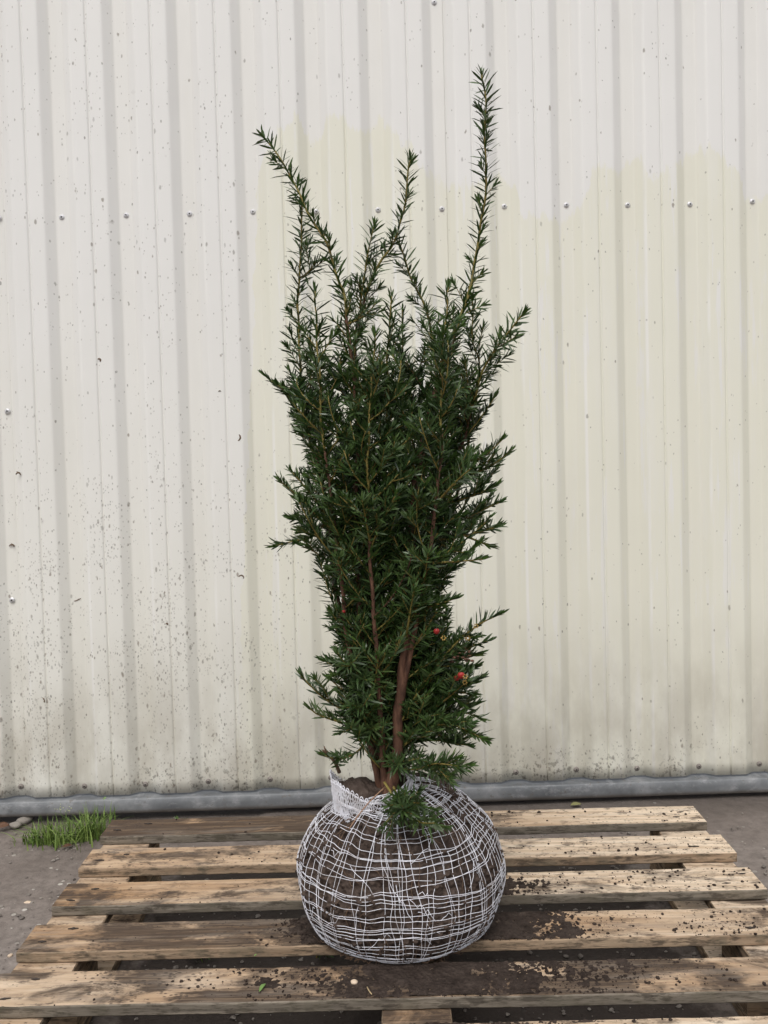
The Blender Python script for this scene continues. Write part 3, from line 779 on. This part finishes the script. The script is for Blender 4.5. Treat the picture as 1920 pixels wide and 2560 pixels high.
stems = [  # points (picture x, y), depth offsets along the stem, base radius, tip radius, young-from fraction, laterals start fraction
    ([(838, 1692), (858, 1610), (864, 1500), (878, 1380), (886, 1250), (892, 1100), (905, 1000), (925, 900), (955, 800), (985, 715), (1013, 628), (1031, 540), (1043, 449), (1050, 340), (1049, 256), (1040, 158)], (-.03, -.055, -.01, .03, .01), .0086, .0015, 'trunk'),
    ([(832, 1690), (818, 1600), (806, 1500), (788, 1400), (776, 1300), (770, 1200), (768, 1100), (772, 980), (770, 870), (761, 776), (750, 699), (742, 638), (727, 584), (704, 526), (661, 449), (630, 383), (596, 329), (566, 293)], (-.01, -.03, -.055, -.02, .02), .0062, .0014, 'stem'),
    ([(828, 1688), (800, 1560), (757, 1440), (737, 1330), (716, 1200), (703, 1080), (680, 980), (662, 920), (652, 853), (648, 776), (644, 661), (648, 584), (652, 506), (652, 441)], (0, .01, .02, .03, .0), .0055, .0014, 'stem'),
    ([(836, 1685), (822, 1560), (812, 1440), (800, 1300), (790, 1150), (784, 1000), (774, 870), (769, 738), (781, 668), (800, 614), (819, 568), (850, 530), (866, 480), (881, 406), (886, 342)], (.02, .05, .05, .03, .0), .0058, .0014, 'stem'),
    ([(846, 1688), (882, 1560), (900, 1400), (896, 1250), (902, 1100), (918, 980), (935, 900), (943, 815), (935, 738), (920, 668), (896, 622), (877, 572), (855, 512)], (.02, .05, .08, .05, .03), .0056, .0014, 'stem'),
    ([(846, 1688), (880, 1580), (905, 1420), (915, 1250), (930, 1130), (962, 1040), (1000, 950), (1022, 870), (1043, 803), (1070, 757), (1101, 715), (1131, 676)], (.0, .02, .04, .02, -.02), .0055, .0014, 'stem'),
    ([(835, 1686), (832, 1560), (828, 1400), (824, 1250), (826, 1100), (832, 980), (836, 880), (838, 776), (842, 699), (846, 640)], (.0, .03, .0, -.03, -.04), .005, .0013, 'stem'),
    ([(838, 1686), (850, 1500), (858, 1350), (860, 1200), (862, 1080), (866, 950), (869, 815), (869, 738), (869, 670)], (.03, .09, .10, .09, .07), .005, .0013, 'stem'),
    ([(826, 1686), (790, 1580), (765, 1480), (748, 1360), (735, 1240), (722, 1120), (705, 1000), (692, 900), (688, 790), (686, 700), (680, 628)], (-.01, -.04, -.07, -.07, -.05), .0048, .0013, 'stem'),
    ([(845, 1686), (862, 1560), (880, 1440), (905, 1320), (925, 1200), (945, 1080), (955, 960), (953, 850), (957, 750), (964, 680), (968, 620)], (-.01, -.06, -.09, -.085, -.06), .0048, .0013, 'stem'),
    ([(832, 1686), (822, 1560), (815, 1430), (805, 1300), (800, 1180), (796, 1060), (797, 940), (804, 820), (811, 720)], (-.02, -.06, -.09, -.10, -.08), .0046, .0013, 'stem'),
    ([(844, 1686), (868, 1580), (905, 1470), (935, 1330), (955, 1200), (985, 1090), (1008, 980), (1025, 880), (1034, 792), (1023, 740), (1020, 640)], (.01, .05, .08, .06, .02), .0046, .0013, 'stem')]
# hand-placed side branches: (stem index, points, depth start, depth end, planar)
laterals = [
    (3, [(778, 660), (786, 605), (796, 540), (808, 488)], .0, -.02, 0), (1, [(752, 700), (790, 680), (812, 655)], 0, -.03, 0),
    (2, [(648, 600), (664, 590), (682, 566)], .01, -.02, 0), (2, [(655, 860), (625, 850), (600, 832)], 0, -.03, 1), (2, [(672, 960), (650, 900), (612, 838)], 0, -.02, 1),
    (2, [(700, 1110), (660, 1090), (632, 1062), (606, 1040)], .01, -.03, 1), (2, [(706, 1130), (668, 1160), (630, 1170), (592, 1180)], 0, -.03, 1), (2, [(716, 1180), (668, 1130), (628, 1118)], 0, .02, 1),
    (5, [(1000, 950), (1040, 900), (1070, 856)], 0, -.01, 1), (5, [(975, 1020), (1040, 990), (1085, 950)], 0, -.02, 1), (5, [(965, 1040), (1030, 1020), (1070, 1000), (1098, 978)], 0, -.04, 1),
    (5, [(945, 1090), (1010, 1075), (1072, 1048)], 0, -.03, 1), (5, [(930, 1130), (1000, 1120), (1050, 1098), (1078, 1086)], 0, -.03, 1), (5, [(925, 1170), (990, 1160), (1040, 1148), (1078, 1138)], 0, -.05, 1),
    (5, [(1000, 1155), (1035, 1170), (1058, 1180)], -.03, -.05, 1), (0, [(888, 1210), (945, 1215), (1000, 1212), (1042, 1208)], -.02, -.06, 1), (0, [(884, 1320), (930, 1310), (984, 1293)], 0, -.04, 1),
    (0, [(865, 1560), (920, 1470), (975, 1400), (1030, 1352), (1082, 1326)], -.0, -.04, 1), (5, [(900, 1480), (960, 1440), (1010, 1400), (1054, 1385)], 0, -.02, 1), (5, [(905, 1470), (980, 1430), (1036, 1411)], 0, .03, 1),
    (0, [(864, 1590), (940, 1530), (990, 1490), (1038, 1466)], 0, -.03, 1), (5, [(880, 1590), (950, 1550), (1000, 1540), (1038, 1552)], 0, .0, 1), (0, [(862, 1620), (930, 1570), (990, 1570), (1048, 1600)], 0, -.05, 1),
    (5, [(870, 1610), (920, 1600), (980, 1600), (1030, 1590)], 0, .04, 1),
    (5, [(885, 1510), (925, 1450), (960, 1420), (992, 1405)], 0, -.03, 0), (9, [(872, 1500), (915, 1455), (950, 1440), (985, 1440)], .02, -.01, 1), (5, [(878, 1560), (930, 1510), (975, 1495), (1020, 1500)], .0, -.05, 1),
    (9, [(868, 1540), (905, 1500), (940, 1478), (1000, 1520)], .0, .0, 1), (5, [(872, 1600), (920, 1565), (965, 1560), (1010, 1580)], .0, -.06, 0), (5, [(900, 1450), (930, 1390), (955, 1350), (965, 1325)], .0, .02, 0),
    (11, [(905, 1480), (950, 1460), (1000, 1450), (1030, 1440)], .0, -.03, 1), (11, [(890, 1520), (940, 1530), (990, 1540), (1030, 1520)], .0, .01, 1), (9, [(892, 1400), (925, 1350), (945, 1320), (960, 1300)], .0, -.01, 0),
    (11, [(880, 1560), (920, 1550), (960, 1600), (1010, 1610)], .0, -.02, 1), (5, [(895, 1470), (940, 1420), (985, 1380), (1030, 1375)], .0, .0, 1),
    (8, [(775, 1540), (735, 1530), (690, 1500), (651, 1460)], -.0, -.02, 1), (8, [(785, 1570), (735, 1560), (690, 1545), (668, 1530)], .0, -.04, 1), (8, [(795, 1600), (770, 1625), (735, 1640), (700, 1632)], 0, -.03, 1),
    (2, [(770, 1470), (735, 1440), (700, 1425)], 0, .03, 1), (1, [(806, 1500), (812, 1460), (818, 1415)], -.03, -.06, 0), (1, [(810, 1560), (780, 1480), (768, 1440)], -.01, -.06, 0),
    (0, [(852, 1650), (900, 1640), (945, 1655), (975, 1672)], -.01, -.08, 0), (0, [(850, 1660), (900, 1662), (940, 1650), (990, 1655)], -.01, -.09, 0),
    (0, [(830, 1690), (850, 1720), (868, 1748), (890, 1758)], -.05, -.125, 0), (0, [(836, 1700), (870, 1745), (905, 1775), (942, 1778)], -.05, -.140, 0), (0, [(856, 1715), (880, 1732), (905, 1735)], -.07, -.12, 0), (0, [(850, 1700), (862, 1730), (870, 1752)], -.05, -.12, 0),
    (10, [(800, 1180), (790, 1120), (782, 1080)], -.0, -.04, 0), (9, [(915, 1270), (920, 1230), (925, 1195)], 0, -.04, 0), (9, [(900, 1350), (895, 1300), (893, 1262)], 0, -.04, 0), (0, [(880, 1360), (888, 1310), (894, 1275)], -.03, -.06, 0),
    (9, [(948, 1080), (985, 1040), (1020, 1010)], -.0, -.05, 0), (10, [(800, 1190), (822, 1130), (860, 1060)], -.0, -.03, 0)]
def depth(offs, t):
    f = t*(len(offs)-1); i = min(int(f), len(offs)-2); u = f-i; u = u*u*(3-2*u); return offs[i]*(1-u)+offs[i+1]*u
ND = [Needles() for _ in stems]; WOOD = [MB() for _ in stems]; PATHS = []
def frame(t):
    a = Vector((0, 0, 1)) if abs(t.z) < .92 else Vector((0, 1, 0)); s_ = t.cross(a).normalized(); return s_, s_.cross(t)
nsh = 0
def lateral(si, p0, d0, L, gen=0, planar=False, rad=.0012, curve=.35, check=True, young=.1):
    global nsh
    d = d0.normalized(); P = [p0.copy()]; n_ = max(4, int(L/.012)); p = p0.copy()
    wv = Vector((random.gauss(0, .05), random.gauss(0, .05), random.gauss(0, .04)))
    for k in range(n_):
        d = (d+Vector((0, 0, 1))*curve/n_+wv).normalized(); p = p+d*(L/n_); P.append(p.copy())
    tip = P[-1]+BC; x, y = proj(tip)
    if check and PATHS:
        for q in P[1:]:
            qx, qy = proj(q+BC)
            if 1400 < qy < 1700:
                tz = min(PATHS[0], key=lambda a_: abs(a_.z-q.z)); tx_ = proj(tz+BC)[0]
                if abs(qx-tx_) < 19 and q.y < tz.y+.012: return False
    if check:
        s_ = sil(y)
        if s_ is None or not (s_[0]+9 < x < s_[1]-9): return False
        cx = Lc(at((s_[0]+s_[1])/2, y, BC.y)); hw = Lc(at(s_[1], y, BC.y)).x-cx.x
        if ((tip.x-BC.x-cx.x)/(hw+.01))**2+((tip.y-BC.y)/max(.07, min(.135, hw*.95)))**2 > 1.05: return False
    WOOD[si].tube(P, [rad*(1-.45*k/n_) for k in range(n_+1)], 4, 1 if L < .12 else 0)
    needle_shoot(ND[si], P, .004, .0021 if not planar else .0022, planar=planar, young=young)
    nsh += 1
    if gen < 1 and L > .055:
        for q in range(int(L/.022)):
            k = random.randint(1, n_-1); t = (P[k+1]-P[k-1]).normalized(); s_, u_ = frame(t)
            sg = random.choice((-1, 1)); a_ = random.gauss(0, .5)
            rv = s_*sg*math.cos(a_)+u_*math.sin(a_)
            lateral(si, P[k], t*.72+rv*.7, random.uniform(.022, .05)*(1.1-.5*k/n_), gen+1, planar, .0009, .2, check, young)
    return True
for si, (pp, offs, r0, r1, nm_) in enumerate(stems):
    ctl = [Lc(at(x, y, BC.y+depth(offs, i/(len(pp)-1)))) for i, (x, y) in enumerate(pp)]
    ctl[0].z = min(ctl[0].z, .205); path = crom(ctl, 8)
    L = len(path)
    jig = Vector((0, 0, 0))
    for k in range(3, L-2):
        path[k] = path[k]+Vector((N(path[k], 22, si*3), N(path[k], 22, si*5+2), 0))*.0035
    PATHS.append(path)
    rr = []
    for k in range(L):
        t = k/(L-1); rr.append(r0*.92*(1-t)**1.6+r1*.85+.25*r0*max(0, .06-t)/.06)
    cut = int(L*(.60 if si < 6 else .62))
    WOOD[si].tube(path[:cut+1], rr[:cut+1], 9, 0); WOOD[si].tube(path[cut:], rr[cut:], 7, 1)
    # needles directly on the younger wood
    needle_shoot(ND[si], path[int(L*.28):int(L*.45)], 0, .0040, .0215, False, 0)
    needle_shoot(ND[si], path[int(L*.45):], 0, .0020, .0265, False, .42, .0033)
    # short and longer side shoots
    s_acc = 0; nxt = .0; az = random.uniform(0, 6)
    for k in range(int(L*.06), L-2):
        s_acc += (path[k+1]-path[k]).length
        x, y = proj(path[k]+BC)
        if s_acc < nxt: continue
        s_acc = 0; t = (path[k+1]-path[k]).normalized(); s_, u_ = frame(t); frac = k/L
        for tr in range(6):
            az += GA+random.gauss(0, .3); rv = s_*math.cos(az)+u_*math.sin(az)
            if y < 860:
                dtip = sum((path[q+1]-path[q]).length for q in range(k, L-1))
                if dtip < .06: nxt = .2; break
                ok = lateral(si, path[k], t*.8+rv*.62, random.uniform(.012, .030)+(.014 if y > 640 else 0)+(.012 if y > 740 else 0), 1, False, .0009, .15, False, .3); nxt = random.uniform(.010, .020) if y > 700 else random.uniform(.016, .034)
            else:
                ok = lateral(si, path[k], t*random.uniform(.35, .85)+rv*.75, random.uniform(.045, .125)*(1 if y < 1500 else .85), 0, abs(rv.x) > .6, .0014, .45, True, .1); nxt = random.uniform(.0075, .014)
            if ok: break
for (si, pp, d0, d1, pl) in laterals:
    pth = PATHS[si]; n_ = len(pp)
    p_ = Lc(at(pp[0][0], pp[0][1], BC.y)); near = min(pth, key=lambda q: abs(q.z-p_.z)+.3*abs(q.x-p_.x))
    base = near.y
    ctl = [Lc(at(x, y, BC.y+base+d0+(d1-d0)*(i/(n_-1)))) for i, (x, y) in enumerate(pp)]
    if near.z > .03 and (near-ctl[0]).length < .06 and pp[0][1] < 1685: ctl.insert(0, near.copy())
    path = crom(ctl, 6); Ls = sum((b_-a).length for a, b_ in zip(path, path[1:]))
    WOOD[si].tube(path, [.0022*(1-.6*k/(len(path)-1)) for k in range(len(path))], 5, 1)
    needle_shoot(ND[si], path, .02, .0019 if pl else .0020, .0270, bool(pl), .28, .0033)
    for q in range(int(Ls/(.020 if pp[0][1] < 1300 or pp[0][1] > 1635 else .0105))):
        k = random.randint(3, max(4, len(path)-5)); k = min(k, len(path)-2); t = (path[k+1]-path[k-1]).normalized(); s_, u_ = frame(t)
        rv = s_*random.choice((-1, 1))*math.cos(.4)+u_*random.gauss(.1, .5)
        lateral(si, path[k], t*.8+rv*.6, random.uniform(.02, .045 if pp[0][1] < 1300 else .062), 1, bool(pl), .0009, .1, pp[0][1] > 860 and pp[0][1] < 1630, .2)
tot = 0
for si, (pp, offs, r0, r1, nm_) in enumerate(stems):
    o = WOOD[si].build(nm_, [M_bark, M_shoot], yew)
    ND[si].build('needles', o); tot += len(ND[si].P)
print('needles', tot, 'shoots', nsh)
# dead stub poking up at the left of the neck
b = MB(); P = crom([Lc(at(733, 1668, BC.y-.02)), Lc(at(724, 1648, BC.y-.03)), Lc(at(712, 1634, BC.y-.03)), Lc(at(697, 1620, BC.y-.035))], 4)
b.tube(P, [.0032-.00016*k for k in range(len(P))], 6)
for (x, y) in ((690, 1624), (700, 1612), (708, 1622)): b.tube([P[-3], Lc(at(x, y, BC.y-.035))], [.0016, .0008], 5)
o = b.build('stub', M_root, yew)
nd = Needles(); pth = crom([P[2], Lc(at(735, 1634, BC.y-.04)), Lc(at(750, 1628, BC.y-.05))], 4); needle_shoot(nd, pth, 0, .0016, .017, False, .5); nd.build('needles', o)
# arils
M = Mat('red_aril', .3, .5); M.b.inputs['Subsurface Weight'].default_value = .15; M.b.inputs['Subsurface Radius'].default_value = (.01, .003, .002); M.b.inputs['Subsurface Scale'].default_value = .3
M.col(M.mix(M.noise(None, 120, 2), (.30, .018, .02), (.44, .04, .035))); M_aril = M.m
M_yel = Mat('yellow_bud', .5).col((.38, .24, .06)); M_seed = Mat('seed', .4).col((.03, .03, .02)).m
def aril(x, y, dy, r):
    b = MB(); p = Lc(at(x, y, BC.y+dy)); pr = [(0, -1.0), (.55, -.88), (.92, -.4), (1.0, .1), (.86, .6), (.60, .85), (.42, .80), (.34, .5)]
    V = []; n = 14
    for (rr, z) in pr:
        for k in range(n): V.append((p.x+r*rr*math.cos(2*PI*k/n), p.y+r*rr*math.sin(2*PI*k/n)*.95-.35*z*r, p.z+r*z))
    b.add(V, [(i*n+k, i*n+(k+1) % n, (i+1)*n+(k+1) % n, (i+1)*n+k) for i in range(len(pr)-1) for k in range(n)])
    lump(b, (p.x, p.y-.1*r, p.z+.3*r), r*.42, 1, 1.2)
    b.build('berry', [M_aril, M_seed], yew)
aril(943, 1364, -.085, .0046); aril(996, 1459, -.085, .0054); aril(987, 1465, -.070, .0044); aril(742, 1322, -.06, .0032); aril(950, 1440, -.03, .0036)
b = MB()
for (x, y, dy) in ((1005, 1461, -.088), (958, 1378, -.09), (1028, 1352, -.08), (1010, 1378, -.07), (1004, 1474, -.08)):
    p = Lc(at(x, y, BC.y+dy))
    for k in range(6):
        a_ = k*1.05; lump(b, p+Vector((math.cos(a_)*.0028, -.001, math.sin(a_)*.0028)), .0013, 0, 1)
b.build('bud_scales', M_yel.m, yew, False)['kind'] = 'stuff'
b = MB(); p = Lc(at(996, 1415, BC.y-.06))
for k in range(20): lump(b, p+Vector((random.gauss(0, .007), random.gauss(0, .006), random.gauss(0, .006))), random.uniform(.0015, .0045), 0, .5)
b.build('withered_clump', M_bark, yew, False)

# ---------------------------------------------------------------- small things
M = Mat('grass_blade', .5, .3); va = M.n('ShaderNodeAttribute', attribute_name='var'); vv = M.sep(va.outputs['Vector'])
M.col(M.mix(vv[0], (.06, .12, .02), (.24, .33, .085))); M_grass = M.m
def blades(name, spots, label):
    V = []; Fs = []; att = []
    for (cx, cy, n_, sp_, h) in spots:
        for i in range(n_):
            bx = cx+random.gauss(0, sp_); by = min(cy+random.gauss(0, sp_*.45), 2.315); a = random.uniform(0, 2*PI); lean = abs(random.gauss(.65, .40)); L = h*random.uniform(.5, 1.25); w_ = random.uniform(.0009, .0019)
            d = Vector((math.cos(a), math.sin(a)*.7, 0)); s_ = Vector((-d.y, d.x, 0)).normalized(); b0 = len(V); v = random.random()
            for k in range(6):
                t = k/5; z = L*(t-.42*lean*t*t); p = Vector((bx, by, -.006))+d*(L*lean*t*t*.9)+Vector((0, 0, z)); ww = w_*(1-t**2)+.0001
                V += [p-s_*ww, p+s_*ww]; att += [(v, 0, 0)]*2
            Fs += [(b0+2*k, b0+2*k+1, b0+2*k+3, b0+2*k+2) for k in range(5)]
    o = mesh(name, V, Fs, M_grass, None, True); q = o.data.attributes.new('var', 'FLOAT_VECTOR', 'POINT'); q.data.foreach_set('vector', np.array(att, np.float32).reshape(-1))
    tag(o, label, 'grass', kind='stuff'); return o
g = [on(x, y) for x, y in ((70, 1818), (105, 1820), (160, 1815), (195, 1808), (215, 1795), (130, 1822))]
blades('grass', [(g[0].x, g[0].y, 40, .022, .050), (g[1].x, g[1].y, 110, .020, .070), (g[2].x, g[2].y, 60, .020, .070), (g[3].x, g[3].y, 130, .022, .078), (g[4].x, g[4].y, 45, .02, .07), (g[5].x, g[5].y, 45, .035, .05)], 'bright green grass growing between the wall foot and the pallet corner')
# a grass flower stalk
b = MB(); q = on(150, 1812); 
for (tx, ty) in ((128, 1745), (146, 1748)):
    P = crom([q, at(140, 1780, q.y), at(tx, ty, q.y-.01)], 5); b.tube(P, .0004, 4)
    for k in range(9): lump(b, P[-1]+Vector((random.gauss(0, .006), random.gauss(0, .003), random.gauss(0, .005))), .0012, 1, 1.2)
M_gs = Mat('grass_stalk', .6).col((.14, .24, .05)).m; M_gh = Mat('grass_seed', .7).col((.42, .45, .25)).m
tag(b.build('grass_flower', [M_gs, M_gh]), 'thin pale grass flower stalk rising out of the grass tuft before the flashing', 'grass flower')
# yew clippings seen through the gaps
def clipping(x, y, L, ang, n_, label, yellow=0.0, z=.004):
    q = on(x, y, 0); root = empty('yew_clipping', (q.x, q.y, z)); tag(root, label, 'clipping', 'green clippings lying under the pallet')
    nd = Needles(); b = MB()
    for k in range(n_):
        a = ang+(k-(n_-1)/2)*.55; d = Vector((math.cos(a), math.sin(a), .12)); P = [d*(L*q_/6)+Vector((0, 0, .010+.004*math.sin(q_))) for q_ in range(7)]
        b.tube(P, .0012, 5); needle_shoot(nd, P, 0, .0017, .020, False, yellow)
    b.build('twig', M_shoot, root); nd.build('needles', root)
clipping(412, 2088, .040, 1.2, 3, 'green sprig on the ground below the gap behind the front left board', .5)
clipping(684, 2086, .035, 1.0, 2, 'green sprig on the ground just left of the root ball foot', .5)
clipping(405, 1822, .040, 2.9, 3, 'yellow green sprig in the gap behind the second board from the back', 1.5, .03)
# leaves
def leafmat(name, a, b_):
    M = Mat(name, .55, .3); M.col(M.mix(M.noise(None, 120, 3), a, b_)); return M.m
def leaf(x, y, z, L, wd, rz, tilt, mat, label, lift=.0015):
    q = on(x, y, z); V = []; Fs = []
    for k in range(9):
        t = k/8; ww = wd*.5*math.sin(PI*min(1, t*.96+.02))**.8
        for s_ in (-1, -.5, 0, .5, 1): V.append(((t-.5)*L, s_*ww, abs(s_)*wd*.12+.004*math.sin(t*3)*L/.03+lift+.0008*N((t, s_, x), 3, y)))
    for k in range(8):
        for j in range(4): Fs.append((k*5+j, k*5+j+1, (k+1)*5+j+1, (k+1)*5+j))
    o = mesh('fallen_leaf', V, Fs, mat, None, True); o.location = (q.x, q.y, z); o.rotation_euler = (tilt, 0, rz)
    m_ = o.modifiers.new('thickness', 'SOLIDIFY'); m_.thickness = .0004
    tag(o, label, 'leaf', 'loose leaves lying about'); return o
ML1 = leafmat('leaf_olive', (.16, .16, .06), (.28, .26, .12)); ML2 = leafmat('leaf_green', (.10, .20, .05), (.22, .34, .10)); ML3 = leafmat('leaf_brown', (.07, .035, .02), (.16, .08, .045))
leaf(1244, 1741, 0, .028, .016, .2, .15, ML1, 'olive green leaf on the ground between the back board and the wall')
leaf(567, 2137, PH, .020, .006, 1.25, 0, ML2, 'small narrow green leaf on the frontmost full board, left of centre')
leaf(232, 1843, 0, .018, .005, 1.5, 0, ML2, 'tiny green leaf standing in the gap beside the second board on the left', .125)
leaf(6, 1786, 0, .030, .018, .3, .5, ML3, 'curled dark brown leaf at the foot of the wall on the far left edge')
leaf(145, 1830, 0, .022, .010, .4, .3, ML3, 'small brown leaf lying in front of the grass tuft')
leaf(552, 2075-9, PH, .006, .0025, 1.0, 0, ML2, 'tiny green shred on the fourth board, left of the root ball')
# stones
M = Mat('stone_grey', .8, .3); M.col(M.mix(M.noise(None, 60, 4), (.16, .14, .12), (.34, .31, .27))); M_st = M.m
M_pale = Mat('stone_pale', .5, .4); M_pale.col(M_pale.mix(M_pale.noise(None, 90, 3), (.55, .42, .30), (.72, .58, .44)))
def stone(x, y, z, r, mat, label, sx=1.4, name='stone', cat='stone', top=0.0):
    b = MB(); q = on(x, y, z); n, k_ = 14, 9; V = []
    for j in range(k_+1):
        for i in range(n):
            ph = PI*j/k_; th = 2*PI*i/n; v = Vector((math.sin(ph)*math.cos(th)*sx, math.sin(ph)*math.sin(th), math.cos(ph)*.7)); v *= r*(1+.22*N(v, 1.3, x)); V.append(v+Vector((0, 0, r*.45)))
    b.add(V, [(j*n+i, j*n+(i+1) % n, (j+1)*n+(i+1) % n, (j+1)*n+i) for j in range(k_) for i in range(n)])
    o = b.build(name, mat); o.location = (q.x, q.y, z); o.rotation_euler = (0, 0, x % 3); tag(o, label, cat); return o
stone(52, 1778, -.008, .014, M_st, 'flat grey stone at the wall foot left of the grass', 1.7)
stone(33, 1786, -.006, .011, M_st, 'smaller brownish stone beside the flat grey one at the wall foot', 1.4)
stone(765, 2124, PH+.002, .0046, M_pale.m, 'pale round pebble on the soil in front of the root ball', 1.15, 'pebble', 'pebble')
stone(22, 2066, -.005, .004, M_pale.m, 'pale orange pebble on the ground at the left edge', 1.3, 'pebble', 'pebble')
stone(60, 1953, -.006, .0055, M_pale.m, 'largest pale pebble in the ground left of the pallet', 1.5, 'pebble', 'pebble')
M_straw = Mat('straw', .7, .2); M_straw.col((.50, .38, .22))
b = MB(); b.tube(crom([on(793, 2132, PH+.004), on(797, 2140, PH+.005), on(803, 2148, PH+.004)], 4), .0008, 5)
tag(b.build('straw', M_straw.m), 'short pale straw on the soil before the root ball', 'straw')
b = MB(); M_str2 = Mat('dry_stem', .7, .2); M_str2.col((.36, .22, .14))
b.tube(crom([at(832, 1700, BC.y-.075), at(800, 1730, BC.y-.110), at(775, 1760, BC.y-.132), at(754, 1790, BC.y-.148)], 5), [.0011-.00003*k for k in range(16)], 5)
tag(b.build('straw', M_str2.m), 'long dry brown stem lying over the netting below the collar', 'straw')
